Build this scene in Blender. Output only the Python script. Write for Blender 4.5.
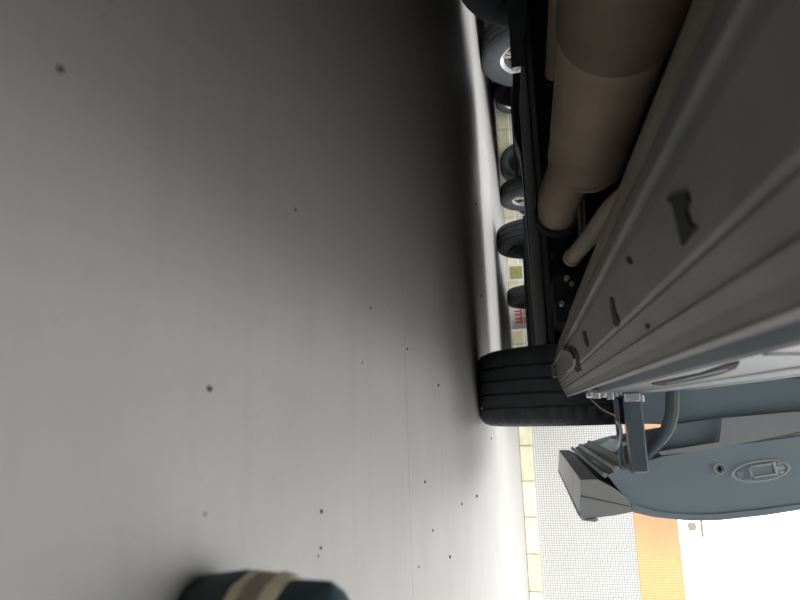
import bpy, math, random
from mathutils import Matrix, Vector
random.seed(4)
scene = bpy.context.scene
for o in list(bpy.data.objects): bpy.data.objects.remove(o)

# ------------------------------------------------------------------ camera (phone held on its side, 17 cm above the ground)
H = 0.17; FPX = 600.0
def _n(v): return v.normalized()
AY = _n(Vector((110, 600, 130)))
AZ = _n(Vector((-.072, (.072*110-130)/600, 1)))
AX = AY.cross(AZ)
# rows of [AX AY AZ] are the camera's right / forward / up axes in world coordinates (upright view)
c_r = Vector((AX[0], AY[0], AZ[0])); c_f = Vector((AX[1], AY[1], AZ[1])); c_s = Vector((AX[2], AY[2], AZ[2]))
cam = bpy.data.cameras.new('camera'); camo = bpy.data.objects.new('camera', cam)
scene.collection.objects.link(camo); scene.camera = camo
lx, ly, lz = c_s, -c_r, -c_f
camo.matrix_world = Matrix(((lx.x, ly.x, lz.x, 0), (lx.y, ly.y, lz.y, 0), (lx.z, ly.z, lz.z, H), (0, 0, 0, 1)))
cam.sensor_width = 36; cam.lens = 36*FPX/800; cam.clip_start = .005; cam.clip_end = 500
cam.dof.use_dof = True; cam.dof.focus_distance = 1.7; cam.dof.aperture_fstop = 8.0

# ------------------------------------------------------------------ sky (bright overcast) and exposure
world = bpy.data.worlds.new('sky'); scene.world = world; world.use_nodes = True
bg = world.node_tree.nodes['Background']
bg.inputs[0].default_value = (.98, .99, 1.0, 1); bg.inputs[1].default_value = 2.9
vs = scene.view_settings
vs.view_transform = 'Standard'; vs.look = 'None'; vs.gamma = 1; vs.use_curve_mapping = False; vs.exposure = 0.0

# ------------------------------------------------------------------ pixel -> place helpers
def ray(ix, iy):
    a, b, c = iy-300, 600, ix-400
    return c_r*a + c_f*b + c_s*c
def at_y(ix, iy, y):
    d = ray(ix, iy); d = d*(y/d.y); return Vector((d.x, y, d.z+H))
def on_ground(ix, iy):
    d = ray(ix, iy); d = d*(-H/d.z); return Vector((d.x, d.y, 0))

# ------------------------------------------------------------------ materials
def mat(name, col, rough=.6, metal=0, var=0, scale=8, bump=0, bscale=40, spec=.5, stretch=None, coat=0):
    m = bpy.data.materials.new(name); m.use_nodes = True
    nt = m.node_tree; N = nt.nodes; L = nt.links; p = N['Principled BSDF']
    p.inputs['Base Color'].default_value = (*col, 1); p.inputs['Roughness'].default_value = rough
    p.inputs['Metallic'].default_value = metal; p.inputs['Specular IOR Level'].default_value = spec
    p.inputs['Coat Weight'].default_value = coat
    tc = N.new('ShaderNodeTexCoord'); src = tc.outputs['Object']
    if stretch:
        mp = N.new('ShaderNodeMapping'); mp.inputs['Scale'].default_value = stretch
        L.new(src, mp.inputs[0]); src = mp.outputs[0]
    if var:
        n = N.new('ShaderNodeTexNoise'); n.inputs['Scale'].default_value = scale; n.inputs['Detail'].default_value = 6
        L.new(src, n.inputs['Vector'])
        r = N.new('ShaderNodeValToRGB'); e = r.color_ramp.elements
        e[0].position = .3; e[1].position = .7
        e[0].color = (*[c*(1-var) for c in col], 1); e[1].color = (*[min(1, c*(1+var)) for c in col], 1)
        L.new(n.outputs['Fac'], r.inputs[0]); L.new(r.outputs[0], p.inputs['Base Color'])
    if bump:
        n2 = N.new('ShaderNodeTexNoise'); n2.inputs['Scale'].default_value = bscale; n2.inputs['Detail'].default_value = 5
        L.new(src, n2.inputs['Vector'])
        b = N.new('ShaderNodeBump'); b.inputs['Strength'].default_value = bump; b.inputs['Distance'].default_value = .002
        L.new(n2.outputs['Fac'], b.inputs['Height']); L.new(b.outputs[0], p.inputs['Normal'])
    return m

LT, DK = (.62, .61, .58), (.17, .17, .165)
SCUFFS = [(437, 342, 439, 388, .006, LT, .5), (372, 326, 374, 345, .004, LT, .3), (378, 300, 395, 316, .003, LT, .3), (430, 336, 436, 350, .006, LT, .3),
          (481, 440, 481, 472, .012, DK, .75), (441, 424, 443, 520, .008, DK, .35), (429, 424, 428, 470, .008, DK, .25), (462, 455, 466, 500, .010, DK, .2), (413, 440, 413, 520, .002, DK, .3)]
def mat_floor():
    m = bpy.data.materials.new('polished_concrete'); m.use_nodes = True
    nt = m.node_tree; N = nt.nodes; L = nt.links; p = N['Principled BSDF']
    tc = N.new('ShaderNodeTexCoord')
    def noise(scale, detail, sc):
        mp = N.new('ShaderNodeMapping'); mp.inputs['Scale'].default_value = sc
        L.new(tc.outputs['Object'], mp.inputs[0])
        n = N.new('ShaderNodeTexNoise'); n.inputs['Scale'].default_value = scale; n.inputs['Detail'].default_value = detail
        L.new(mp.outputs[0], n.inputs['Vector']); return n.outputs['Fac']
    def ramp(f, a, b, ca, cb):
        r = N.new('ShaderNodeValToRGB'); e = r.color_ramp.elements
        e[0].position = a; e[1].position = b; e[0].color = (*ca, 1); e[1].color = (*cb, 1)
        L.new(f, r.inputs[0]); return r.outputs[0]
    def mul(a, b):
        x = N.new('ShaderNodeMix'); x.data_type = 'RGBA'; x.blend_type = 'MULTIPLY'; x.inputs[0].default_value = 1
        L.new(a, x.inputs[6]); L.new(b, x.inputs[7]); return x.outputs[2]
    base = ramp(noise(5, 6, (1, 1, 1)), .3, .7, (.42, .408, .385), (.47, .457, .432))
    fine = ramp(noise(120, 3, (1, 1, 1)), .3, .7, (.965, .965, .965), (1, 1, 1))
    streak = ramp(noise(3, 5, (1.2, 9, 1)), .55, .75, (1, 1, 1), (.93, .93, .93))      # tyre and drag marks across the bay
    speck = ramp(noise(220, 1, (1, 1, 1)), .75, .80, (1, 1, 1), (.72, .7, .68))
    c = mul(mul(mul(base, fine), streak), speck)
    for (x1, y1, x2, y2, wd, col, st) in SCUFFS:      # scuffs and rubber marks with a shape of their own
        a, b = on_ground(x1, y1), on_ground(x2, y2); d_ = b-a; mid = (a+b)/2
        mp = N.new('ShaderNodeMapping'); mp.vector_type = 'TEXTURE'
        mp.inputs['Location'].default_value = mid; mp.inputs['Rotation'].default_value = (0, 0, math.atan2(d_.y, d_.x)); mp.inputs['Scale'].default_value = (d_.length/2, wd, 1)
        L.new(tc.outputs['Object'], mp.inputs[0])
        ln = N.new('ShaderNodeVectorMath'); ln.operation = 'LENGTH'; L.new(mp.outputs[0], ln.inputs[0])
        ad = N.new('ShaderNodeMath'); ad.operation = 'MULTIPLY_ADD'; ad.inputs[1].default_value = .9
        L.new(noise(60, 4, (.5, 1.5, 1)), ad.inputs[0]); L.new(ln.outputs['Value'], ad.inputs[2])
        mr = N.new('ShaderNodeMapRange'); mr.inputs[1].default_value = .75; mr.inputs[2].default_value = 1.4; mr.inputs[3].default_value = st; mr.inputs[4].default_value = 0
        L.new(ad.outputs[0], mr.inputs[0])
        x = N.new('ShaderNodeMix'); x.data_type = 'RGBA'; x.inputs[7].default_value = (*col, 1)
        L.new(mr.outputs[0], x.inputs[0]); L.new(c, x.inputs[6]); c = x.outputs[2]
    L.new(c, p.inputs['Base Color'])
    p.inputs['Roughness'].default_value = .55; p.inputs['Specular IOR Level'].default_value = .5
    b = N.new('ShaderNodeBump'); b.inputs['Strength'].default_value = .1; b.inputs['Distance'].default_value = .001
    L.new(noise(90, 4, (1, 1, 1)), b.inputs['Height']); L.new(b.outputs[0], p.inputs['Normal'])
    return m

def mat_mosaic(name, c1, c2, grout, pitch=.0295, blend=False):
    m = bpy.data.materials.new(name); m.use_nodes = True
    nt = m.node_tree; N = nt.nodes; L = nt.links; p = N['Principled BSDF']
    tc = N.new('ShaderNodeTexCoord'); sp = N.new('ShaderNodeSeparateXYZ'); cb = N.new('ShaderNodeCombineXYZ')
    L.new(tc.outputs['Object'], sp.inputs[0]); L.new(sp.outputs[0], cb.inputs[0]); L.new(sp.outputs[2], cb.inputs[1])
    br = N.new('ShaderNodeTexBrick'); br.offset = 0; br.squash = 1
    for i, v in (('Scale', 1), ('Mortar Size', .0042), ('Mortar Smooth', .1), ('Brick Width', pitch), ('Row Height', pitch), ('Bias', 0)):
        br.inputs[i].default_value = v
    L.new(cb.outputs[0], br.inputs['Vector'])
    br.inputs['Color1'].default_value = (*c1, 1); br.inputs['Color2'].default_value = (*c2, 1); br.inputs['Mortar'].default_value = (*grout, 1)
    if blend:   # veiling glare painted into the tiles: orange pales to yellow past a slanted edge
        ma = N.new('ShaderNodeMath'); ma.operation = 'MULTIPLY_ADD'; ma.inputs[1].default_value = -.45
        L.new(sp.outputs[2], ma.inputs[0]); L.new(sp.outputs[0], ma.inputs[2])
        n = N.new('ShaderNodeTexNoise'); n.inputs['Scale'].default_value = 3
        L.new(cb.outputs[0], n.inputs['Vector'])
        mb = N.new('ShaderNodeMath'); mb.operation = 'MULTIPLY_ADD'; mb.inputs[1].default_value = .5
        L.new(n.outputs['Fac'], mb.inputs[0]); L.new(ma.outputs[0], mb.inputs[2])
        mr = N.new('ShaderNodeMapRange'); mr.inputs[1].default_value = .9; mr.inputs[2].default_value = 1.45
        L.new(mb.outputs[0], mr.inputs[0])
        for inp, a, b in (('Color1', c1, (.96, .72, .30)), ('Color2', c2, (.93, .68, .28))):
            x = N.new('ShaderNodeMix'); x.data_type = 'RGBA'
            x.inputs[6].default_value = (*a, 1); x.inputs[7].default_value = (*b, 1)
            L.new(mr.outputs[0], x.inputs[0]); L.new(x.outputs[2], br.inputs[inp])
    L.new(br.outputs['Color'], p.inputs['Base Color']); p.inputs['Roughness'].default_value = .25
    b = N.new('ShaderNodeBump'); b.invert = True; b.inputs['Strength'].default_value = .4; b.inputs['Distance'].default_value = .002
    L.new(br.outputs['Fac'], b.inputs['Height']); L.new(b.outputs[0], p.inputs['Normal'])
    return m

M = {
 'floor': mat_floor(),
 'joint': mat('joint_filler', (.30, .29, .28), .8, var=.2, scale=30),
 'mosaic': mat_mosaic('white_mosaic', (.88, .87, .85), (.83, .83, .81), (.40, .39, .37)),
 'band': mat_mosaic('orange_mosaic', (.95, .46, .24), (.92, .42, .21), (.70, .42, .24), blend=True),
 'stone': mat('cream_stone', (.92, .84, .60), .6, var=.16, scale=6, bump=.2),
 'stone2': mat('pale_cream_stone', (.95, .91, .72), .6, var=.12, scale=6, bump=.2),
 'grout': mat('plinth_grout', (.33, .29, .2), .9, var=.1),
 'white': mat('white_render', (.82, .82, .80), .8, var=.04, scale=3),
 'render': mat('grey_render', (.22, .21, .20), .85, var=.08, scale=3),
 'latch': mat('pale_latch_plate', (.70, .74, .76), .4, var=.05),
 'sill': mat('stone_chip_coating', (.155, .152, .14), .55, var=.14, scale=14, bump=.35, bscale=180),
 'rail': mat('dusty_frame_paint', (.22, .19, .155), .65, var=.2, scale=9, bump=.2),
 'under': mat('underbody_black', (.015, .016, .017), .95, var=.3, scale=9, spec=.2),
 'under2': mat('underbody_charcoal', (.036, .040, .043), .9, var=.3, scale=9, spec=.2),
 'rust': mat('dusty_exhaust_steel', (.50, .39, .295), .6, metal=.05, var=.16, scale=7, bump=.25, bscale=60),
 'rust2': mat('dusty_end_cap_steel', (.54, .43, .33), .55, metal=.15, var=.12, scale=12, bump=.2),
 'rust3': mat('shaded_exhaust_steel', (.30, .225, .17), .7, metal=.1, var=.15, scale=9, bump=.3),  # darker copy of the exhaust steel, shade put into the colour
 'pipe': mat('tan_hose', (.40, .34, .275), .6, var=.12, scale=20),
 'bolt': mat('zinc_bolt', (.72, .70, .66), .35, metal=.9, var=.1),
 'rubber': mat('tyre_rubber', (.062, .070, .078), .72, var=.18, scale=20, bump=.15, bscale=150),
 'hole': mat('painted_slot_shadow', (.012, .012, .013), .9, var=.2),  # near-black fill that paints in the shade inside slots and holes
 'paint': mat('blue_grey_paint', (.36, .45, .50), .42, var=.05, scale=3, coat=.25),
 'trim': mat('grey_door_trim', (.48, .51, .51), .6, var=.06, scale=10, bump=.1),
 'cladding': mat('grey_plastic_cladding', (.52, .525, .52), .5, var=.08, scale=10, bump=.1),
 'plate': mat('step_plate', (.17, .18, .178), .4, var=.08, scale=12),
 'steel': mat('bright_steel', (.80, .79, .82), .25, metal=.85, var=.12, scale=40),
 'armpaint': mat('painted_arm', (.13, .165, .19), .4, var=.08, scale=12),
 'glass': mat('tinted_glass', (.02, .025, .03), .05, var=.05),
 'bodydark': mat('black_car_paint', (.022, .022, .024), .25, var=.1, coat=.5),
 'bodysilver': mat('dark_grey_car_paint', (.06, .062, .065), .3, var=.05, coat=.5),
 'bodywhite': mat('white_car_paint', (.55, .55, .54), .3, var=.03, coat=.5),
 'bumper': mat('black_bumper_plastic', (.014, .014, .015), .75, var=.15, scale=6, spec=.2),
 'alloy': mat('alloy_rim', (.78, .78, .78), .28, metal=.7, var=.06),
 'lampred': mat('tail_lamp_lens', (.35, .02, .02), .15, var=.1),
 'lampclear': mat('head_lamp_lens', (.7, .7, .7), .1, var=.05),
 'teal': mat('dark_teal_suede', (.05, .095, .11), .75, var=.35, scale=25, bump=.3, bscale=200),
 'sole': mat('black_outsole', (.035, .05, .054), .7, var=.2, scale=20),
 'beige': mat('beige_foxing', (.80, .70, .50), .6, var=.1, scale=30),
 'tan': mat('taupe_band', (.45, .36, .28), .7, var=.1, scale=30),
 'grit': mat('dark_grit', (.02, .02, .02), .9, var=.3, scale=300),
 'carton': mat('white_carton', (.84, .83, .80), .7, var=.04),
 'redprint': mat('red_print', (.72, .05, .05), .7, var=.08),
 'olive': mat('olive_green_board', (.36, .36, .13), .8, var=.2, scale=12),
 'pale': mat('pale_painted_metal', (.36, .34, .29), .6, var=.1),
}

# ------------------------------------------------------------------ mesh building
class MB:
    def __init__(s): s.v = []; s.f = []
    def poly(s, vs, fs):
        k = len(s.v); s.v += [tuple(v) for v in vs]; s.f += [tuple(i+k for i in f) for f in fs]; return s
    def box(s, lo, hi, rot=None, ch=0.0):
        c = Vector([(a+b)/2 for a, b in zip(lo, hi)]); h = [(b-a)/2 for a, b in zip(lo, hi)]
        pts = []; ch = min(ch, *[x*.9 for x in h])
        if ch <= 0:
            pts = [Vector((x*h[0], y*h[1], z*h[2])) for x in (-1, 1) for y in (-1, 1) for z in (-1, 1)]
            fs = [(0, 1, 3, 2), (4, 6, 7, 5), (0, 4, 5, 1), (2, 3, 7, 6), (0, 2, 6, 4), (1, 5, 7, 3)]
        else:                                   # chamfered box: 24 points
            idx = {}
            for x in (-1, 1):
                for y in (-1, 1):
                    for z in (-1, 1):
                        for ax in range(3):
                            q = [x*(h[0]-ch), y*(h[1]-ch), z*(h[2]-ch)]
                            q[ax] = (x, y, z)[ax]*h[ax]; idx[(x, y, z, ax)] = len(pts); pts.append(Vector(q))
            fs = []
            for ax in range(3):
                a, b = [i for i in range(3) if i != ax]
                for sg in (-1, 1):
                    def k(p, q):
                        t = [0, 0, 0]; t[ax] = sg; t[a] = p; t[b] = q; return idx[(*t, ax)]
                    fs.append((k(-1, -1), k(1, -1), k(1, 1), k(-1, 1)))
                for p in (-1, 1):
                    for q in (-1, 1):           # edge along ax
                        def e(w, fa):
                            t = [0, 0, 0]; t[ax] = w; t[a] = p; t[b] = q; return idx[(*t, fa)]
                        fs.append((e(-1, a), e(1, a), e(1, b), e(-1, b)))
            for x in (-1, 1):
                for y in (-1, 1):
                    for z in (-1, 1): fs.append(tuple(idx[(x, y, z, i)] for i in range(3)))
        if rot is not None: pts = [rot @ p for p in pts]
        return s.poly([p+c for p in pts], fs)
    def prism(s, prof, a, b, axis=1):
        """closed polygon prof [(p,q)] extruded along axis from a to b"""
        n = len(prof)
        def pt(p, q, w):
            return (w, p, q) if axis == 0 else ((p, w, q) if axis == 1 else (p, q, w))
        vs = [pt(p, q, a) for p, q in prof] + [pt(p, q, b) for p, q in prof]
        fs = [(i, (i+1) % n, n+(i+1) % n, n+i) for i in range(n)] + [tuple(range(n)), tuple(range(n, 2*n))]
        return s.poly(vs, fs)
    def tube(s, pts, r, n=12, cap=True):
        pts = [Vector(p) for p in pts]; rs = r if isinstance(r, (list, tuple)) else [r]*len(pts)
        k = len(s.v); up = None
        for i, p in enumerate(pts):
            d = (pts[min(i+1, len(pts)-1)]-pts[max(i-1, 0)]).normalized()
            if up is None: up = d.orthogonal().normalized()
            up = (up - d*up.dot(d)).normalized(); w = d.cross(up)
            for j in range(n):
                a = 2*math.pi*j/n; s.v.append(tuple(p+(up*math.cos(a)+w*math.sin(a))*rs[i]))
        for i in range(len(pts)-1):
            for j in range(n):
                s.f.append((k+i*n+j, k+i*n+(j+1) % n, k+(i+1)*n+(j+1) % n, k+(i+1)*n+j))
        if cap:
            s.f.append(tuple(range(k, k+n))); e = k+(len(pts)-1)*n; s.f.append(tuple(range(e, e+n)))
        return s
    def lathe(s, prof, c, axis=0, n=48, rfun=None):
        """prof [(along, radius)] spun about axis through c"""
        k = len(s.v); m = len(prof)
        for j in range(n):
            a = 2*math.pi*j/n
            for i, (w, r) in enumerate(prof):
                if rfun: r = rfun(i, j, r)
                p, q = r*math.cos(a), r*math.sin(a)
                t = (w, p, q) if axis == 0 else ((p, w, q) if axis == 1 else (p, q, w))
                s.v.append((t[0]+c[0], t[1]+c[1], t[2]+c[2]))
        for j in range(n):
            for i in range(m-1):
                s.f.append((k+j*m+i, k+j*m+i+1, k+((j+1) % n)*m+i+1, k+((j+1) % n)*m+i))
        return s
    def build(s, name, mt, parent=None, smooth=False, base=None):
        """world-coordinate verts; parent may be a root Empty (with obj['_b'] offset) or a part of it"""
        me = bpy.data.meshes.new(name)
        off = Vector((0, 0, 0))
        if parent is not None and base is None: base = BASE.get(parent.name)
        if base is not None: off = base
        me.from_pydata([tuple(Vector(v)-off) for v in s.v], [], s.f); me.update()
        import bmesh
        bm = bmesh.new(); bm.from_mesh(me); bmesh.ops.recalc_face_normals(bm, faces=bm.faces); bm.to_mesh(me); bm.free()
        if smooth:
            for p in me.polygons: p.use_smooth = True
            try: me.set_sharp_from_angle(angle=math.radians(38))
            except Exception: pass
        me.materials.append(mt if not isinstance(mt, str) else M[mt])
        o = bpy.data.objects.new(name, me); scene.collection.objects.link(o)
        if parent is not None:
            o.parent = parent
            if base is not None: BASE[o.name] = base
        elif base is not None: o.location = base
        return o
BASE = {}
def tag(o, label, cat, group=None, kind=None):
    if label: o['label'] = label
    if cat: o['category'] = cat
    if group: o['group'] = group
    if kind: o['kind'] = kind
    return o
def empty(name, loc):
    o = bpy.data.objects.new(name, None); scene.collection.objects.link(o); o.location = loc
    o.empty_display_size = .1; BASE[o.name] = Vector(loc); return o
def struct(o, label, cat): return tag(o, label, cat, kind='structure')
def copy_tree(o, parent=None):
    c = o.copy(); scene.collection.objects.link(c); c.parent = parent
    for ch in list(o.children): copy_tree(ch, c)
    return c
def smoothcurve(pts, n=8):
    """Catmull-Rom through the points"""
    P = [Vector(p) for p in pts]; P = [P[0]*2-P[1]]+P+[P[-1]*2-P[-2]]; out = []
    for i in range(1, len(P)-2):
        a, b, c, d = P[i-1:i+3]
        for k in range(n):
            t = k/n
            out.append(.5*((2*b)+(c-a)*t+(2*a-5*b+4*c-d)*t*t+(3*b-a-3*c+d)*t**3))
    out.append(P[-2]); return out

# ================================================================== SETTING
GY = .845                                       # the saw-cut joint across the bay
fl = MB()
fl.poly([(-40, -30, 0), (40, -30, 0), (40, GY-.0006, 0), (-40, GY-.0006, 0)], [(0, 1, 2, 3)])
fl.poly([(-40, GY+.0006, 0), (40, GY+.0006, 0), (40, 60, 0), (-40, 60, 0)], [(0, 1, 2, 3)])
for y0, s_ in ((GY-.0006, 1), (GY+.0006, -1)):
    fl.poly([(-40, y0, 0), (40, y0, 0), (40, y0, -.004), (-40, y0, -.004)], [(0, 1, 2, 3)])
floor = struct(fl.build('floor', 'floor'), 'smooth grey concrete ground of the parking bay', 'floor')
MB().poly([(-40, GY-.002, -.004), (40, GY-.002, -.004), (40, GY+.002, -.004), (-40, GY+.002, -.004)], [(0, 1, 2, 3)]).build('joint_filler', 'joint', floor)

WY = 8.2; PH = .165
w = MB().box((-9, WY, PH), (7, WY+.22, 1.325))
w.box((-9, WY+.03, 0), (7, WY+.22, PH))
wall = struct(w.build('wall_back', 'mosaic'), 'boundary wall in small white mosaic tiles behind the parked cars', 'wall')
MB().box((-9, WY-.004, 1.325), (7, WY+.224, 1.832)).build('tile_band', 'band', wall)['label'] = 'band of orange mosaic along the wall top, with painted yellow glare'
MB().box((-9, WY-.012, 0), (7, WY+.03, PH-.012)).build('plinth_bed', 'grout', wall)
x0 = -9.0 + .18; SW = .4415; i = 0
sm = [MB().box((.004, -.045, .002), (SW-.004, .0, PH+random.uniform(-.004, .004)), ch=.008).build('plinth_stone', 'stone' if q % 3 else 'stone2', wall) for q in range(5)]
first = True
while x0 < 6.6:
    q = sm[i] if i < 5 else sm[random.randrange(5)].copy()
    if i >= 5: scene.collection.objects.link(q); q.parent = wall
    q.location = (x0, WY, 0)
    q.location.y += random.uniform(-.006, .004)
    x0 += SW; i += 1

struct(MB().box((-9, -3.75, 0), (9, -3.5, 5.0)).build('shade_wall_front', 'render'), 'unseen grey wall added to block sky light from the front', 'wall')  # out of view, added to keep sky light off the near ground

struct(MB().box((-6.3, -3.5, 0), (-6.05, WY-.06, 4.2)).build('shade_wall_left', 'render'), 'unseen grey wall added to block sky light from the left', 'wall')  # unseen blocker, added to dim the far ground strip and the underside
struct(MB().box((1.75, -3.5, 0), (2.0, 1.5, 4.6)).build('shade_wall_right', 'render'), 'unseen grey wall added to block low sky light from the right', 'wall')  # unseen blocker, added so the ground darkens towards the sill

# ================================================================== THE VAN ABOVE THE CAMERA
XC = -.92                                       # its centre line
VB = Vector((XC, 1.0, 0))
van = tag(empty('minivan', VB), 'blue-grey minivan seen from under its sill with the sliding door slid open', 'van')
mir = lambda x: 2*XC-x

# --- sill: folded profile (x, height above lens) read along its creases
SP = [(-.21, .105), (-.146, .080), (-.128, .0735), (-.1215, .072), (-.1215, .079), (-.1165, .0795), (-.112, .0768), (-.0735, .0835),
      (-.071, .086), (-.068, .0853), (-.0585, .0905), (-.055, .092), (-.0525, .0912), (-.044, .0965), (-.036, .0995), (-.0335, .0995), (-.031, .104)]
YE = 1.72
top = [(-.034, .1075), (-.052, .1105), (-.054, .147), (-.033, .152), (-.033, .236), (-.031, .238), (-.031, .326), (-.21, .326)]
sp = [(x, z+H) for x, z in SP+top]
YS = -.55
sill = MB().prism(sp, YS, YE).build('sill', 'sill', van)
sill['label'] = 'ribbed grey sill panel with stone-chip coating'
sillo = MB().prism([(mir(x), z) for x, z in sp], YS, YE).build('sill', 'sill', van)
# bright step plate on the outer flank of the sill, with the rail mouth in it
MB().prism([(-.0335, H+.152), (-.0315, H+.153), (-.0310, H+.236), (-.0335, H+.236)], YS+.05, YE-.02).build('step_plate', 'plate', sill)
MB().prism([(-.056, H+.146), (-.0545, H+.1455), (-.0332, H+.1505), (-.0332, H+.1525), (-.056, H+.148)], YS, YE-.01).build('sill_recess', 'armpaint', sill)
MB().prism([(-.0315, H+.238), (-.0285, H+.239), (-.0285, H+.246), (-.0315, H+.2465)], YS+.05, YE-.02).build('step_lip', 'cladding', sill)
MB().prism([(-.0315, H+.256), (-.0290, H+.257), (-.0290, H+.285), (-.0315, H+.2865)], YS+.05, YE-.02).build('step_lip', 'paint', sill)

def on_sill(ix, iy, lift=0.0):
    d = ray(ix, iy); r = d.x/d.z
    for (x0_, z0_), (x1_, z1_) in zip(SP, SP[1:]):
        a, b = x0_/z0_, x1_/z1_
        if min(a, b) <= r <= max(a, b) and b > a:
            t = 0.0
            for _ in range(40):                 # bisect along the segment
                lo = t
                x = x0_+(x1_-x0_)*t; z = z0_+(z1_-z0_)*t
                t = t+ (r-x/z)/(b-a)
            z = z0_+(z1_-z0_)*t-lift
            return Vector((r*z, d.y/d.z*z, z+H))
    z = .08-lift; return Vector((r*z, d.y/d.z*z, z+H))
def sill_patch(name, pix, m, lift=.0012, thick=.004):
    mb = MB(); lo = [on_sill(x, y, lift) for x, y in pix]; hi = [p+Vector((0, 0, thick)) for p in lo]; n = len(pix)
    mb.poly(lo+hi, [(i, (i+1) % n, n+(i+1) % n, n+i) for i in range(n)]+[tuple(range(n)), tuple(range(n, 2*n))])
    return mb.build(name, m, sill)
sill_patch('drain_slot', [(669.5, 194), (685, 192), (688, 202), (685, 210), (689, 224), (695.5, 228), (681, 246), (675, 220), (671, 204), (666, 200)], 'hole')  # dark plates on the sill paint in the shade of open slots
sill_patch('drain_slot', [(609, 297), (612, 298), (615, 313), (619, 322), (617, 327), (613.5, 325), (610.5, 310)], 'hole')
sill_patch('drain_slot', [(582, 331), (584, 331), (588, 345), (586.5, 347.5), (584, 342)], 'hole')
sill_patch('plug_hole', [(625, 258), (628, 258), (631, 263), (629.5, 264.5), (626.5, 262)], 'hole')
sill_patch('plug_hole', [(644.5, 324), (647, 324), (648, 328.5), (645.5, 329)], 'hole')
# jacking notch near the end of the sill: an arched dark plate painting in the opening's shade, round a pale tab
sill_patch('jack_notch', [(563.5, 347), (570, 346), (575, 349), (578.5, 357), (579.5, 366), (581, 370), (577, 372.5), (574, 369), (575.5, 362), (573, 354), (569, 349.5)], 'hole')
sill_patch('jack_tab', [(560, 352), (566, 350.5), (571, 353), (573.5, 359), (573, 366), (566, 372), (562, 364)], 'sill', .004, .006)
MB().box((-.128, YE-.004, H+.066), (-.085, YE+.012, H+.11), ch=.004).build('end_tab', 'sill', sill)

# --- longitudinal rail and floor above it
MB().prism([(-.215, H+.105), (-.232, H+.117), (-.246, H+.117), (-.252, H+.124), (-.258, H+.126), (-.262, H+.25), (-.215, H+.25)], -1.9, 1.62).build('frame_rail', 'rail', van)
MB().prism([(-.146-.002, H+.079), (-.175, H+.086), (-.178, H+.092), (-.15, H+.088)], -1.9, 1.66).build('rail_flange', 'rail', van)
MB().prism([(mir(-.215), H+.105), (mir(-.262), H+.118), (mir(-.33), H+.14), (mir(-.335), H+.25), (mir(-.215), H+.25)], -1.9, 1.62).build('frame_rail', 'under2', van)
fp = MB().box((mir(-.05), -2.0, .475), (-.05, 2.9, .495))
for xx in (-.42, -.92, -1.30): fp.box((xx-.03, -1.9, .455), (xx+.03, 1.7, .475), ch=.01)
fp.build('floor_pan', 'under', van)
MB().box((-1.45, -1.5, .225), (-.98, 1.25, .475), ch=.03).build('fuel_tank', 'under', van)

# --- exhaust
mc = Vector((-.638, 0, .360)); r = .097; ME = 1.55
pr = [(0, .03), (.0, .06), (.012, .080), (.022, .088), (.026, .092), (.05, .092), (.052, r), (.075, r), (.578, r), (1.1, r), (1.102, .092), (1.12, .085), (1.14, .06), (1.14, .03)]
muf = MB().lathe([(ME-w_, r_) for w_, r_ in pr], (mc.x, 0, mc.z), 1, 56).build('muffler', 'rust', van, True)
MB().lathe([(ME-.578, r-.002), (ME-.58, r+.004), (ME-.60, r+.005), (ME-.99, r+.005), (ME-1.0, r-.002)], (mc.x, 0, mc.z), 1, 56).build('shaded_sleeve', 'rust3', muf, True)  # raised sleeve whose darker brown paints in shade on the near muffler
MB().lathe([(ME+.004, .05), (ME+.004, .066), (ME-.008, .085), (ME-.018, .0905), (ME-.020, .0985), (ME-.042, .0995), (ME-.046, .09)], (mc.x, 0, mc.z), 1, 56).build('end_cap', 'rust2', muf, True)
rc = at_y(557, 214, 1.76)
res = MB().tube(smoothcurve([(mc.x-.01, 1.38, mc.z-.012), (mc.x-.004, 1.47, mc.z-.025), (rc.x, 1.58, rc.z+.004), (rc.x, 1.70, rc.z), (rc.x, 1.762, rc.z)]), .057, 32).build('resonator', 'rust', van, True)
MB().lathe([(1.735, .060), (1.74, .066), (1.79, .066), (1.795, .05)], (rc.x, 0, rc.z), 1, 40).build('clamp_ring', 'under2', res, True)
MB().tube(smoothcurve([(rc.x, 1.75, rc.z), (rc.x-.02, 2.2, rc.z+.08), (rc.x-.2, 2.6, rc.z+.10), (rc.x-.25, 3.08, rc.z+.03)]), .024, 14).build('tail_pipe', 'rust', van, True)
fb = at_y(553, 74, 1.74); fa = Vector((fb.x, 1.40, fb.z))
n = 60; pts = [fa+(fb-fa)*(k/n) for k in range(-15, n+1)]
MB().tube(pts, [.021+(.003 if k % 2 else 0) for k in range(len(pts))], 14).build('corrugated_conduit', 'rust2', van, True)
MB().box(tuple(fb+Vector((-.04, .0, -.024))), tuple(fb+Vector((.03, .03, .12))), ch=.005).build('conduit_bracket', 'under2', van)
# tan hose that leaves the rail and hangs forward of the axle
h1, h2, h3, h4 = at_y(572, 258, 1.42), at_y(589, 238, 1.28), at_y(612, 208, 1.10), at_y(640, 186, .95)
hose = MB().tube(smoothcurve([h1, h2, h3, h4]), .0185, 16).build('hose', 'pipe', van, True)
d = (h2-h1).normalized()
MB().tube([h1-d*.004, h1+d*.012], .0205, 16).build('hose_end', 'pipe', hose, True)
MB().tube([at_y(579, 196, 1.6), at_y(581, 240, 1.6)], .006, 8).build('hanger_rod', 'rail', van, True)
MB().tube([at_y(583.5, 196, 1.6), at_y(585, 240, 1.6)], .004, 8).build('hanger_rod', 'rail', van, True)

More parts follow.
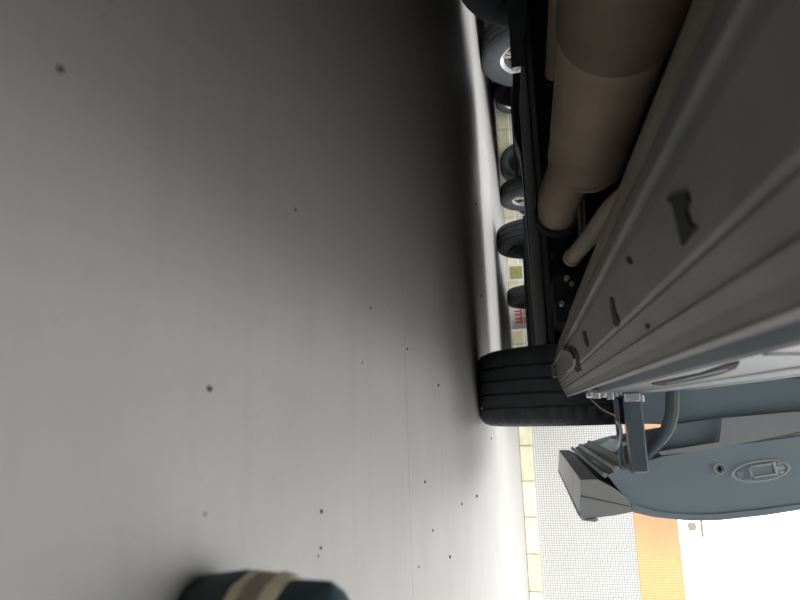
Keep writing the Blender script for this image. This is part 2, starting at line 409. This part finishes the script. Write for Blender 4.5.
# --- rear suspension, shields and bumper
AXY = 2.14; RT = .335
ax = MB().tube([(mir(-.2), AXY+.05, .29), (-.2, AXY+.05, .29)], .045, 16)
ax.build('axle_beam', 'under2', van, True)
MB().box((-.42, 1.74, .262), (-.205, 2.55, .43), ch=.04).build('trailing_arm', 'under2', van)
MB().box((mir(-.42), 1.62, .196), (mir(-.205), 2.36, .43), ch=.03).build('trailing_arm', 'under2', van)
MB().prism([(1.80, .31), (1.95, .262), (2.5, .238), (2.9, .222), (2.98, .226), (3.0, .34), (2.2, .40), (1.80, .40)], -1.50, -.21, 0).build('splash_shield', 'under', van)
MB().prism([(-1.70, .205), (-1.52, .190), (-1.36, .190), (-1.26, .215), (-.30, .224), (-.05, .232), (.0, .30), (.035, .55), (-1.695, .55)], 2.88, 3.06).build('rear_bumper', 'bumper', van)
for q, (ix, iy, y) in enumerate([(567, 278, 1.73), (572, 283.5, 1.73), (562, 303.5, 1.73), (553, 255, 1.79)]):
    p = at_y(ix, iy, y); MB().lathe([(y+.02, .0085), (y-.004, .0085), (y-.008, .006), (y-.012, .006), (y-.012, .0005)], (p.x, 0, p.z), 1, 6).build('bolt', 'bolt' if q < 3 else 'under2', van)

# --- tyres
def tyre_profile(wd, rr, grooves):
    hw = wd/2; out = [(-hw*.72, rr*.62), (-hw*.93, rr*.72), (-hw, rr*.83), (-hw*.985, rr*.90), (-hw*.92, rr*.955), (-hw*.80, rr*.987)]
    xs = []
    for g in grooves: xs += [(g-.0042, rr), (g-.0030, rr-.008), (g+.0030, rr-.008), (g+.0042, rr)]
    out += [(x, r0-.010*(x/hw)**2) for x, r0 in xs]
    out += [(hw*.80, rr*.987), (hw*.92, rr*.955), (hw*.985, rr*.90), (hw, rr*.83), (hw*.93, rr*.72), (hw*.72, rr*.62)]
    return out
def rim_mesh(mb, x, sgn, y, z, rr, spokes=5):
    # barrel, outer lip, hub and spokes, face towards sgn
    mb.lathe([(x-sgn*.09, rr*.90), (x-sgn*.09, rr*.82), (x+sgn*.0, rr*.86), (x+sgn*.012, rr*.97), (x+sgn*.018, rr), (x+sgn*.004, rr*1.02), (x-sgn*.05, rr*.93)], (0, y, z), 0, 40)
    mb.lathe([(x-sgn*.03, rr*.24), (x+sgn*.006, rr*.22), (x+sgn*.010, rr*.12), (x+sgn*.010, .001)], (0, y, z), 0, 20)
    for k in range(spokes):
        a = 2*math.pi*k/spokes + .3
        for da in (-.13, .13):
            p = Matrix.Rotation(a+da, 3, 'X')
            bx = MB().box((x-.014, -rr*.055, rr*.16), (x+.008, rr*.055, rr*.90), ch=.006)
            k0 = len(mb.v); mb.v += [tuple((p @ Vector((vx, vy, vz)))+Vector((0, y, z))) if False else tuple(Vector((vx, 0, 0))+(p @ Vector((0, vy, vz)))+Vector((0, y, z))) for vx, vy, vz in bx.v]
            mb.f += [tuple(i+k0 for i in f) for f in bx.f]
    return mb
TX = -.0725; TW = .245
gro = [-.062, -.021, .021, .062]
pf = tyre_profile(TW, RT, gro)
ns = 168
def rfun(i, j, r):                              # cross cuts on the shoulder ribs
    if i in (len(pf)-6, len(pf)-7) and j % 3 == 0: return r-.006
    if i in (5, 6) and j % 3 == 0: return r-.006
    return r
for x, sg in ((TX, 1), (mir(TX), -1)):
    t = MB().lathe([(w_, r_) for w_, r_ in pf], (x, AXY, RT-.002), 0, ns, rfun).build('rear_tyre', 'rubber', van, True)
    rim_mesh(MB(), x+sg*.07, sg, AXY, RT, RT*.63).build('rim', 'alloy', t, True)
    MB().lathe([(x-sg*.10, .02), (x-sg*.10, .17), (x-sg*.06, .19), (x+sg*.02, .17), (x+sg*.02, .02)], (0, AXY, RT), 0, 32).build('brake_drum', 'under2', t, True)
for x, sg in ((TX, 1), (mir(TX), -1)):
    t = MB().lathe([(w_, r_) for w_, r_ in pf], (x, -.95, RT-.002), 0, 84).build('front_tyre', 'rubber', van, True)
    rim_mesh(MB(), x+sg*.07, sg, -.95, RT, RT*.63).build('rim', 'alloy', t, True)
# wheel housings
for x0_, x1_ in ((-.225, .04), (mir(.04), mir(-.225))):
    mb = MB(); ro, ri = .435, .425; n = 24; prof = []
    for k in range(n+1):
        a = math.pi*(-.04+.82*k/n); prof.append((AXY+ro*math.cos(a), RT+ro*math.sin(a)))
    for k in range(n, -1, -1):
        a = math.pi*(-.04+.82*k/n); prof.append((AXY+ri*math.cos(a), RT+ri*math.sin(a)))
    k0 = 0; N_ = n+1
    vs_ = [(x0_, p, q) for p, q in prof]+[(x1_, p, q) for p, q in prof]; T = 2*N_
    fs_ = []
    for k in range(T): fs_.append((k, (k+1) % T, T+(k+1) % T, T+k))
    for k in range(n):
        for o_ in (0, T): fs_.append((o_+k, o_+k+1, o_+T-2-k, o_+T-1-k))
    mb.poly(vs_, fs_).build('wheel_housing', 'under', van)

# --- body sides, pillar, roof
def arch(y0, rad, z, n=16):
    return [(y0-rad*math.cos(math.pi*k/n), z+rad*math.sin(math.pi*k/n)) for k in range(n+1)]
zb = .47
QY = 1.50
qp = [(QY, .50)]+[(y, z) for y, z in arch(AXY, .42, RT+.04) if z > .42]
qp += [(2.62, .34), (3.02, .40), (3.06, .95), (2.98, 1.08), (QY, 1.10)]
MB().prism(qp, -.01, .045, 0).build('quarter_panel', 'paint', van)
lp = [(-1.9, .46), (YE, .46)]+[(y, z) for y, z in arch(AXY, .42, RT+.04) if z > .42]+[(2.62, .34), (3.02, .40), (3.06, .95), (2.98, 1.08), (-1.9, 1.10)]
MB().prism(lp, mir(.045), mir(-.01), 0).build('side_panel', 'paint', van)
# pillar jamb facing the door opening: stepped, with a seal
jm = MB().prism([(-.30, .46), (-.12, .46), (-.10, .40), (.040, .40), (.043, 1.10), (.0, 1.62), (-.30, 1.62)], QY-.012, QY+.05)
jm.build('pillar_jamb', 'paint', van)
MB().tube([(-.06, QY-.02, .47), (-.055, QY-.02, 1.1), (-.09, QY-.02, 1.55)], .009, 8).build('door_seal', 'under2', van, True)
MB().prism([(QY+.05, 1.10), (2.98, 1.08), (2.85, 1.62), (QY+.05, 1.62)], -.05, .03, 0).build('rear_window', 'glass', van)
MB().prism([(-1.2, 1.10), (2.98, 1.08), (2.85, 1.62), (-.7, 1.62)], mir(.03), mir(-.05), 0).build('side_window', 'glass', van)
MB().prism([(mir(.03), 1.62), (.03, 1.62), (-.04, 1.72), (-.25, 1.78), (mir(-.25), 1.78), (mir(-.04), 1.72)], -.6, 2.9).build('roof', 'paint', van)
MB().box((mir(.03), 2.94, .5), (.03, 3.0, 1.08), ch=.01).build('tailgate', 'paint', van)
MB().prism([(2.98, 1.08), (2.94, 1.08), (2.82, 1.64), (2.88, 1.64)], mir(-.02), -.02, 0).build('tailgate_window', 'glass', van)
MB().box((mir(-.03), -1.9, .496), (-.03, 1.5, .51), ch=.006).build('cabin_floor', 'trim', van)
fdp = [(-1.0, .46), (-.25, .46), (-.25, 1.62), (-.55, 1.62), (-1.0, 1.1)]
MB().prism(fdp, -.02, .045, 0).build('front_door', 'paint', van)
nose = MB().prism([(-1.9, .30), (-2.5, .30), (-2.62, .45), (-2.6, .75), (-2.3, .98), (-1.4, 1.08), (-1.0, 1.10), (-1.0, .46), (-1.9, .46)], mir(.03), .03, 0)
nose.build('nose', 'paint', van)
MB().prism([(-1.45, 1.08), (-1.38, 1.08), (-.55, 1.64), (-.62, 1.66)], mir(-.02), -.02, 0).build('windscreen', 'glass', van)

# --- sliding door, slid back along the quarter panel
DY0, DY1 = 1.47, 2.50
dp = [(.150, .330), (.182, .352), (.212, .372), (.226, .376), (.236, .42), (.243, .49), (.242, .55), (.232, .64), (.219, .72), (.20, .88), (.185, 1.06), (.12, 1.08), (.085, .95), (.075, .735), (.095, .55), (.112, .45), (.128, .39)]
door = MB().prism(dp, DY0, DY1).build('sliding_door', 'paint', van)
door['label'] = 'blue-grey sliding door seen at its front edge'
# folded hem down the outer skin
MB().prism([(.212, .374), (.229, .376), (.2395, .42), (.2465, .49), (.2455, .55), (.2355, .64), (.2225, .72), (.204, .88), (.189, 1.06), (.185, 1.06), (.196, .88), (.212, .72), (.223, .64), (.233, .55), (.234, .49), (.228, .43)], DY0-.006, DY1).build('outer_skin', 'paint', door)
cl = [(.158, .270), (.232, .262), (.243, .272), (.2405, .292), (.237, .320), (.2325, .350), (.227, .375), (.212, .372), (.197, .366), (.178, .342), (.158, .307)]
cd = MB().prism(cl, DY0-.012, DY1).build('bottom_cladding', 'cladding', door)
cd['label'] = 'grey plastic cladding along the door bottom'
MB().prism([(.2335, .2585), (.2445, .2665), (.2475, .292), (.2435, .301), (.2395, .296), (.243, .274), (.232, .263)], DY0-.020, DY1).build('cladding_lip', 'trim', cd)
MB().prism([(.192, .268), (.1935, .268), (.2165, .369), (.215, .369)], DY0-.0128, DY0-.011).build('cladding_seam', 'hole', cd)
MB().prism([(.194, .2655), (.2335, .2625), (.242, .272), (.240, .288), (.20, .292)], DY0-.0145, DY0-.011).build('cladding_foot', 'trim', cd)
MB().prism([(.107, .445), (.099, .440), (.081, .565), (.031, .577), (.021, .74), (.018, 1.05), (.055, 1.05), (.061, .735), (.093, .569)], 1.445, 1.4855).build('trim_flange', 'trim', door)
MB().prism([(.045, .462), (.075, .455), (.103, .443), (.083, .57), (.031, .579)], 1.474, 1.4865).build('guide_panel', 'paint', door)
MB().prism([(.126, .40), (.110, .46), (.090, .56), (.066, .74), (.050, .95), (.06, 1.08), (.10, 1.08), (.088, .95), (.083, .74), (.10, .56), (.118, .47), (.130, .405)], DY0+.012, DY1-.05).build('inner_trim', 'trim', door)
MB().prism([(.13, 1.08), (.16, 1.08), (.09, 1.58), (.06, 1.58)], DY0+.03, DY1).build('door_window', 'glass', door)
# hem rail at the inner lower corner
MB().tube([(.150, DY0+.0, .325), (.150, DY1-.05, .318)], .006, 8).build('hem_rail', 'trim', door, True)
MB().tube([(.138, DY0-.0, .352), (.138, DY1-.1, .345)], .008, 8).build('hem_rail', 'cladding', door, True)
MB().prism([(.118, .375), (.136, .362), (.140, .366), (.122, .385)], DY0+.0, DY1-.1).build('hem_flange', 'trim', door)

# latch: raised oval plate with a claw slot, and a round rubber stop beside it
lc = at_y(760, 470.5, DY0)
zax = Vector((-.14, 0, 1)).normalized()         # leans with the door edge
xax = Vector((zax.z, 0, -zax.x))
def oval_ring(a, b, ai, bi, y0, y1, c, n=36):
    mb = MB(); rows = []
    for (aa, bb, yy) in ((a, b, y0), ((a+ai)/2, (b+bi)/2, y1), (ai, bi, y0)):
        rows.append([c+xax*(bb*math.cos(2*math.pi*k/n))+zax*(aa*math.sin(2*math.pi*k/n))+Vector((0, yy-c.y, 0)) for k in range(n)])
    vs_ = sum(rows, []); fs_ = []
    for q in range(2):
        for k in range(n): fs_.append((q*n+k, q*n+(k+1) % n, (q+1)*n+(k+1) % n, (q+1)*n+k))
    return mb.poly(vs_, fs_)
lat = oval_ring(.060, .0235, .052, .017, DY0-.0005, DY0-.006, lc).build('latch_rim', 'latch', door, True)
mb = MB()
def lbox(mb, x0_, x1_, z0_, z1_, y0_, y1_):
    k0 = len(mb.v); b = MB().box((x0_, y0_, z0_), (x1_, y1_, z1_))
    mb.v += [tuple(lc+xax*vx+zax*vz+Vector((0, vy-lc.y, 0))) for vx, vy, vz in b.v]; mb.f += [tuple(i+k0 for i in f) for f in b.f]; return mb
for a in ((-.013, .013, -.022, -.0185), (-.013, -.0095, -.022, .026), (.0095, .013, -.022, .026)): lbox(mb, *a, DY0-.0065, DY0)
mb.build('latch_slot_frame', 'latch', lat)
lbox(MB(), -.0095, .0095, -.0185, .026, DY0-.0018, DY0-.0005).build('latch_slot', 'paint', lat)
mb = MB()
for a in ((-.014, .014, .027, .033), (-.004, .004, .033, .047), (-.011, -.006, .035, .044), (.006, .011, .035, .044)): lbox(mb, *a, DY0-.006, DY0)
mb.build('latch_claw', 'latch', lat)
for zz in (-.041,):
    lbox(MB(), -.005, .005, zz-.005, zz+.005, DY0-.004, DY0).build('latch_screw', 'trim', lat)
bc = at_y(719.5, 468.5, DY0)
mb = MB(); n = 24
for (r0, r1, yy) in ((.0125, .0085, -.006),):
    vs_ = []
    for (rr, yo) in ((r0, 0), (r0-.0015, yy), (r1+.001, yy), (r1, -.001)):
        vs_ += [(bc.x+rr*math.cos(2*math.pi*k/n), DY0+yo, bc.z+rr*math.sin(2*math.pi*k/n)) for k in range(n)]
    fs_ = [(q*n+k, q*n+(k+1) % n, (q+1)*n+(k+1) % n, (q+1)*n+k) for q in range(3) for k in range(n)]
    mb.poly(vs_, fs_)
mb.build('grommet', 'latch', door, True)
MB().box((bc.x-.004, DY0-.004, bc.z-.002), (bc.x+.005, DY0, bc.z+.002)).build('grommet_slit', 'hole', door)

# roller arm from the sill rail to the door, with its carriage
aL, aR = at_y(632, 396, 1.40), at_y(632, 466, DY0-.002)
arm = MB().box((aL.x-.004, 1.385, aL.z-.016), (aR.x+.008, 1.40, aL.z+.017), ch=.004)
arm.box((aL.x+.0, 1.40, aL.z-.016), (aR.x+.01, 1.43, aL.z-.011), ch=.002)
arm.box((aL.x+.004, 1.44, aL.z-.034), (aR.x, 1.45, aL.z-.024), ch=.002)
arm.box((aR.x-.012, 1.401, aL.z-.02), (aR.x+.006, DY0+.01, aL.z+.02), ch=.004)
arm = arm.build('roller_arm', 'armpaint', door)
ca = MB()
for q, (ix, iy) in enumerate([(590, 391), (597, 394), (604, 391.5), (611, 395), (617, 392)]):
    p = at_y(ix, iy, 1.40); ca.tube([p+Vector((-.008, 0, 0)), p+Vector((.010, 0, 0))], .0095 if q % 2 else .0075, 12)
p0, p1 = at_y(588, 393.5, 1.41), at_y(622, 393.5, 1.41)
ca.box((p0.x-.012, 1.405, p0.z-.004), (p0.x+.010, 1.43, p1.z), ch=.003)
ca.build('roller_carriage', 'steel', arm, True)
p = at_y(632, 397, 1.383); MB().box((p.x-.010, 1.380, p.z-.016), (p.x+.010, 1.3865, p.z+.017), ch=.003).build('arm_clamp', 'steel', arm)
p = at_y(641.5, 398, 1.39); MB().tube([p+Vector((-.006, 0, 0)), p+Vector((.008, 0, 0))], .007, 12).build('arm_bolt', 'steel', arm, True)
# cable drooping from the sill end to the arm, and the bright end fitting of a second cable
MB().tube(smoothcurve([at_y(585, 391, 1.52), at_y(592, 400, 1.50), at_y(602, 409, 1.47), at_y(616, 416, 1.44)]), .0022, 8).build('arm_cable', 'pipe', arm, True)
MB().tube(smoothcurve([at_y(617, 421, 1.44), at_y(620, 426, 1.43), at_y(621, 434, 1.43), at_y(618, 448, 1.44)]), .0035, 8).build('arm_fitting', 'steel', arm, True)
# wiring conduit that bends down to the door
cpts = [at_y(672, 384, 1.42), at_y(672, 400, 1.42), at_y(671, 415, 1.42), at_y(666, 431, 1.43), at_y(657, 443, 1.44), at_y(646, 454, 1.46)]
con = MB().tube(smoothcurve(cpts, 6), .0135, 18).build('wiring_conduit', 'armpaint', door, True)
MB().tube(smoothcurve([Vector((p.x+.003, p.y-.010, p.z+.010)) for p in cpts[:5]], 6), .0022, 8).build('conduit_seam', 'trim', con, True)
# pale gusset behind the conduit foot
g1, g2, g3 = at_y(679, 430, 1.50), at_y(681, 446, 1.50), at_y(664, 447, 1.50)
MB().poly([g1, g2, g3]+[q+Vector((0, .01, 0)) for q in (g1, g2, g3)], [(0, 1, 2), (3, 4, 5), (0, 1, 4, 3), (1, 2, 5, 4), (2, 0, 3, 5)]).build('door_gusset', 'trim', door)
# mouth of the lower guide rail in the sill flank, a black plate for its shaded inside
mb = MB(); n = 10
prof = [(.50, .158), (.53, .157), (.66, .171), (.90, .168), (.95, .180), (.99, .204), (.80, .205), (.68, .197), (.58, .180)]
mb.prism([(y, z+H) for y, z in prof], -.0330, -.0300, 0)
ro = mb.build('guide_rail_mouth', 'hole', sill)
MB().prism([(y, z+H) for y, z in [(.56, .169), (.90, .186), (.90, .190), (.60, .176)]], -.0301, -.0292, 0).build('guide_rail_edge', 'armpaint', ro)
MB().prism([(y, z+H) for y, z in [(.43, .153), (.438, .153), (.475, .235), (.468, .235)]], -.032, -.0295, 0).build('plate_rib', 'trim', sill)

# ================================================================== PARKED CARS BEHIND
def make_car(name, label, paint, length, width, height, axles, tyre_r, tyre_w, nose_long, rim_spokes, loc, rz, group='parked cars by the wall'):
    root = tag(empty(name, (0, 0, 0)), label, 'car', group)
    hw = width/2; L = length/2; zb_ = .235; belt = height*.56
    a = axles
    if nose_long: st = [(-L, .93, .50, .0), (-L+.12, 1, .60, 0), (-L+.45, 1, .62, .05), (-L+.95, 1, .64, .97), (-.2, 1, .66, 1), (.55, 1, .66, .95), (1.05, 1, .64, .05), (L-.5, 1, .57, 0), (L-.1, .95, .50, 0), (L, .86, .44, 0)]
    else: st = [(-L, .95, .50, .0), (-L+.06, 1, .55, .55), (-L+.25, 1, .56, .96), (-.6, 1, .56, 1), (.4, 1, .56, 1), (L-.95, 1, .56, .94), (L-.45, 1, .54, .30), (L-.25, 1, .50, .02), (L-.05, .96, .45, 0), (L, .90, .40, 0)]
    rings = []
    for (y, ws, bf, rf) in st:
        zbelt = height*bf; zr = zbelt+(height-zbelt)*rf
        wr = hw*ws*(1-.22*rf); zz = zb_+(.08 if abs(y) > L-.08 else 0)
        rings.append([(0, y, zz), (hw*ws*.80, y, zz), (hw*ws*.94, y, zz+.04), (hw*ws*.99, y, zz+.16), (hw*ws, y, zz+(zbelt-zz)*.55), (hw*ws*.97, y, zbelt), (wr*.985, y, zbelt+(zr-zbelt)*.88), (wr*.86, y, zr+.001), (0, y, zr+.02*rf+.002)])
    m = len(rings[0]); body = MB(); glass = MB()
    for sx in (1, -1):
        for i_ in range(len(rings)-1):
            cab = st[i_][3]+st[i_+1][3]
            for j in range(m-1):
                q = [rings[i_][j], rings[i_][j+1], rings[i_+1][j+1], rings[i_+1][j]]
                q = [(x*sx, y, z) for x, y, z in q]
                slope = abs(st[i_][3]-st[i_+1][3]) > .2
                isg = (j == 5 and cab > .5) or (j in (6, 7) and slope)
                (glass if isg else body).poly(q, [(0, 1, 2, 3)])
        for e in (0, -1):
            body.poly([(x*sx, y, z) for x, y, z in rings[e]], [tuple(range(m))])
    import bmesh
    bo = body.build('body', paint, root, True); go = glass.build('windows', 'glass', root)
    for o_ in (bo, go):
        bm = bmesh.new(); bm.from_mesh(o_.data); bmesh.ops.remove_doubles(bm, verts=bm.verts, dist=.0005); bmesh.ops.recalc_face_normals(bm, faces=bm.faces); bm.to_mesh(o_.data); bm.free()
    MB().box((-hw*.93, -L-.03, .215), (hw*.93, -L+.20, .50), ch=.05).build('rear_bumper', 'bumper', root)
    MB().box((-hw*.90, L-.20, .20), (hw*.90, L+.03, .46), ch=.05).build('front_bumper', 'bumper', root)
    MB().box((-hw*.75, -L+.3, .20), (hw*.75, L-.3, .26), ch=.03).build('underside', 'under', root)
    for sx in (-1, 1):
        MB().box((sx*hw*.78-.12, -L-.012, height*.46), (sx*hw*.78+.12, -L+.10, height*.54), ch=.02).build('tail_lamp', 'lampred', root)
        MB().box((sx*hw*.70-.15, L-.10, height*.36), (sx*hw*.70+.15, L+.012, height*.42), ch=.02).build('head_lamp', 'lampclear', root)
        MB().box((sx*(hw+.015)-.03, .55, belt+.0), (sx*(hw+.015)+.03, .75, belt+.13), ch=.03).build('wing_mirror', paint, root)
    hw2 = hw+.012
    pf2 = tyre_profile(tyre_w, tyre_r, [-.045, 0, .045])
    for ay in axles:
        for sx in (-1, 1):
            xc = sx*(hw2-tyre_w/2)
            t = MB().lathe([(w_, r_) for w_, r_ in pf2], (xc, ay, tyre_r), 0, 56).build('tyre', 'rubber', root, True)
            rim_mesh(MB(), xc+sx*(tyre_w/2-.045), sx, ay, tyre_r, tyre_r*.64, rim_spokes).build('rim', 'alloy', t, True)
            MB().lathe([(xc-sx*.08, .01), (xc-sx*.08, tyre_r*.6), (xc+sx*.0, tyre_r*.6), (xc+sx*.0, .01)], (0, ay, tyre_r), 0, 24).build('brake_disc', 'under2', t, True)
            mb_ = MB(); n_ = 18; vs2 = []
            for rr in (tyre_r+.035, tyre_r+.075):
                for k in range(n_+1):
                    aa = math.pi*k/n_; vs2.append((sx*(hw+.006), ay+rr*math.cos(aa), max(.2, tyre_r+rr*math.sin(aa))))
            mb_.poly(vs2, [(k, k+1, n_+2+k, n_+1+k) for k in range(n_)]).build('arch_trim', 'bumper', root)
    root.location = loc; root.rotation_euler = (0, 0, rz); return root
# microvan straight behind, its wheel line shows beside our tyre
make_car('parked_microvan', 'dark grey microvan parked behind the van with its nose to the tiled wall', 'bodysilver', 3.62, 1.54, 1.85, (-1.16, 1.12), .295, .19, False, 6, (-.655, 6.0, 0), math.radians(-1.5))
make_car('parked_car', 'black car with bright alloy wheels in the bay beside the microvan', 'bodydark', 4.35, 1.58, 1.50, (-1.49, 1.46), .36, .215, True, 5, (-3.20, 5.44, 0), math.radians(0))
make_car('parked_car', 'dark car with slim-spoked wheels in the bay beyond the black car', 'bodydark', 3.8, 1.62, 1.45, (-.95, 1.48), .31, .20, True, 7, (-4.92, 6.25, 0), 0)
make_car('parked_car', 'unseen black car added alongside the minivan to block light from that side', 'bodydark', 4.35, 1.70, 1.50, (-1.35, 1.30), .32, .20, True, 5, (-3.35, .55, 0), 0)  # out-of-view car, added to darken the ground under the minivan
# loose wheel against the plinth
tp = Vector((-3.34, WY-.22, 0)); pf2 = tyre_profile(.20, .30, [-.045, 0, .045])
lt = tag(empty('loose_wheel', tp), 'loose black wheel standing against the cream stone plinth', 'wheel')
MB().lathe(pf2, (tp.x, tp.y, .299), 0, 56).build('tyre', 'rubber', lt, True)
MB().lathe([(.06, .001), (.06, .06), (.03, .08), (.05, .17), (.07, .19), (-.07, .19), (-.02, .16), (-.03, .001)], (tp.x, tp.y, .299), 0, 40).build('wheel_disc', 'under2', lt, True)
lt.rotation_euler = (0, 0, math.radians(80))

# ================================================================== SMALL THINGS
# carton with red print by the plinth
cc = at_y(518, 317, 8.0); cb0 = Vector((cc.x, 8.0, 0))
ct = tag(empty('carton', cb0), 'white carton with red print standing at the foot of the tiled wall', 'box')
MB().box((cb0.x-.17, 7.93, .0), (cb0.x+.17, 8.10, .30), ch=.004).build('box_body', 'carton', ct)
mb = MB()
for cx in (-.045, .055):
    mb.box((cb0.x+cx-.045, 7.927, .135), (cb0.x+cx+.045, 7.931, .155)); mb.box((cb0.x+cx-.03, 7.927, .06), (cb0.x+cx-.012, 7.931, .135)); mb.box((cb0.x+cx+.014, 7.927, .06), (cb0.x+cx+.032, 7.931, .135))
    mb.box((cb0.x+cx-.04, 7.927, .175), (cb0.x+cx+.04, 7.931, .190))
mb.build('red_print', 'redprint', ct)
# olive board
oc = at_y(511, 273, 8.05); ob = Vector((oc.x, 8.06, 0))
ol = tag(empty('olive_board', ob), 'small olive-green board in a pale frame against the plinth', 'board')
MB().box((ob.x-.12, 8.05, .0), (ob.x+.12, 8.075, .25), ch=.003).build('board_frame', 'carton', ol)
MB().box((ob.x-.085, 8.044, .035), (ob.x+.085, 8.051, .20), ch=.002).build('board_panel', 'olive', ol)
# hanging sign above the wall
sb = at_y(700, 512, 9.0); sr = tag(empty('hanging_sign', (sb.x-.1, 9.0, 0)), 'small pale sign hanging from a bracket arm above the tiled wall', 'sign')
a1, a2 = at_y(701, 518, 9.0), at_y(703, 537, 9.0); a0 = Vector((sb.x-.1, 9.0, a1.z+.02))
MB().tube([(a0.x, 9.0, 0), (a0.x, 9.0, a0.z+.1)], .025, 10).build('post', 'pale', sr, True)
MB().tube([a0, a1, a2], .018, 8).build('bracket_arm', 'pale', sr, True)
q1, q2 = at_y(687.5, 522.5, 9.0), at_y(696.5, 530.5, 9.0)
MB().box((q1.x, 8.99, q1.z), (q2.x, 9.01, q2.z), ch=.003).build('plate', 'pale', sr)
MB().tube([((q1.x+q2.x)/2, 9.0, q2.z), ((q1.x+q2.x)/2, 9.0, a1.z+.0)], .006, 6).build('hanger', 'pale', sr)

# grit on the ground
grit = [(295, 210, 3.4), (209, 389, 6.2), (60, 70, 6), (205, 514, 3.2), (321, 511.5, 4.2), (320.5, 548, 3.4), (318, 556, 2.4), (424.5, 482, 3), (449.5, 557, 3), (476, 204, 3.6), (481, 296, 3), (407, 349, 2.8),
        (438, 385.5, 3), (370, 308, 2.6), (476.5, 496, 3), (461.5, 504, 2.6), (432.5, 530.5, 2.4), (418.5, 567, 2.2), (491, 438.5, 2.2), (362, 363, 2.4)]
for k, (ix, iy, px) in enumerate(grit):
    g = on_ground(ix, iy); dist = (g-Vector((0, 0, H))).length
    rr = px/2*dist/FPX; hh = min(rr*.8, .004)
    mb = MB(); rings_ = []; n = 9
    for (f, z) in ((.75, 0), (1, hh*.35), (.8, hh*.8), (.3, hh)):
        rings_.append([(rr*f*random.uniform(.8, 1.15)*math.cos(2*math.pi*j/n), rr*f*random.uniform(.8, 1.15)*math.sin(2*math.pi*j/n), z) for j in range(n)])
    mb.v = sum(rings_, []); mb.f = [(q*n+j, q*n+(j+1) % n, (q+1)*n+(j+1) % n, (q+1)*n+j) for q in range(3) for j in range(n)]+[tuple(range(n)), tuple(range(3*n, 4*n))]
    o = mb.build('grit', 'grit', None, True); o.location = g
    tag(o, 'tiny dark speck of grit lying on the grey concrete', 'grit', 'specks of grit on the concrete')

# ================================================================== SHOE at the edge of the frame, toe towards the car
SH = Vector((.077, .299, 0)); ang = math.radians(-5)
shoe = tag(empty('shoe', SH), 'dark teal shoe with a beige-edged taupe sole band, toe towards the van', 'shoe')
shoe.rotation_euler = (0, 0, ang)
# outline of the sole, toe at x = 0 pointing to -x, heel at x = .285 (half widths)
OUT = [(0, .0), (.004, .018), (.014, .031), (.035, .043), (.07, .049), (.10, .047), (.15, .037), (.20, .033), (.245, .033), (.27, .026), (.282, .014), (.285, .0)]
def outline(sc, n=1):
    t = [(.1425+(x-.1425)*(1+(sc-1)*.5), y*sc) for x, y in OUT]
    return t+[(x, -y) for x, y in t[-2:0:-1]]
def slab(name, z0, z1, s0, s1, m, rise=0):
    mb = MB(); a, b = outline(s0), outline(s1); n = len(a)
    lift = lambda x: rise*max(0, 1-x/.07)**2
    vs_ = [(x, y, z0+lift(x)) for x, y in a]+[(x, y, z1+lift(x)) for x, y in b]
    mb.poly(vs_, [(i, (i+1) % n, n+(i+1) % n, n+i) for i in range(n)]+[tuple(range(n)), tuple(range(n, 2*n))])
    return mb.build(name, m, shoe, True, base=Vector((0, 0, 0)))
slab('outsole', 0, .022, 1.0, 1.04, 'sole', .003)
ms = slab('midsole', .022, .028, 1.03, 1.04, 'beige', .004)
slab('midsole_band', .028, .039, 1.025, 1.02, 'tan', .004)
slab('foxing_edge', .039, .045, 1.035, 1.0, 'beige', .004)
mb = MB(); n = 26; rows = []
secs = [(0.002, .004, .046, 0), (.008, .020, .052, 0), (.022, .033, .060, 0), (.045, .042, .066, 0), (.075, .046, .072, 0), (.105, .044, .082, 0), (.135, .039, .095, 0), (.165, .036, .105, .01), (.205, .034, .105, .012), (.245, .033, .108, .012), (.27, .025, .105, .01), (.282, .010, .095, 0)]
for (x, hwid, top_, _) in secs:
    row = []
    for k in range(n+1):
        a = math.pi*k/n; c_, s_ = math.cos(a), math.sin(a)
        row.append((x, hwid*math.copysign(abs(c_)**.75, c_), .043+.004*max(0, 1-x/.07)**2+(top_+.020-.043)*max(0, s_)**.8))
    rows.append(row)
vs_ = sum(rows, []); m_ = n+1
fs_ = [(i*m_+k, i*m_+k+1, (i+1)*m_+k+1, (i+1)*m_+k) for i in range(len(rows)-1) for k in range(n)]+[tuple(range(m_)), tuple(range((len(rows)-1)*m_, len(rows)*m_))]
up = mb.poly(vs_, fs_).build('upper', 'teal', shoe, True, base=Vector((0, 0, 0)))
MB().lathe([(.120, .030), (.132, .034), (.136, .030), (.132, .026)], (.22, 0, 0), 2, 24).build('collar', 'sole', shoe, True, base=Vector((0, 0, 0)))
for k in range(4):
    xx = .115+.016*k; zt = .106+.0055*k+.002*k
    MB().tube(smoothcurve([(xx-.006, -.018, zt-.006), (xx, 0, zt+.003), (xx+.006, .018, zt-.006)], 4), .0025, 8).build('lace', 'beige', shoe, True, base=Vector((0, 0, 0)))
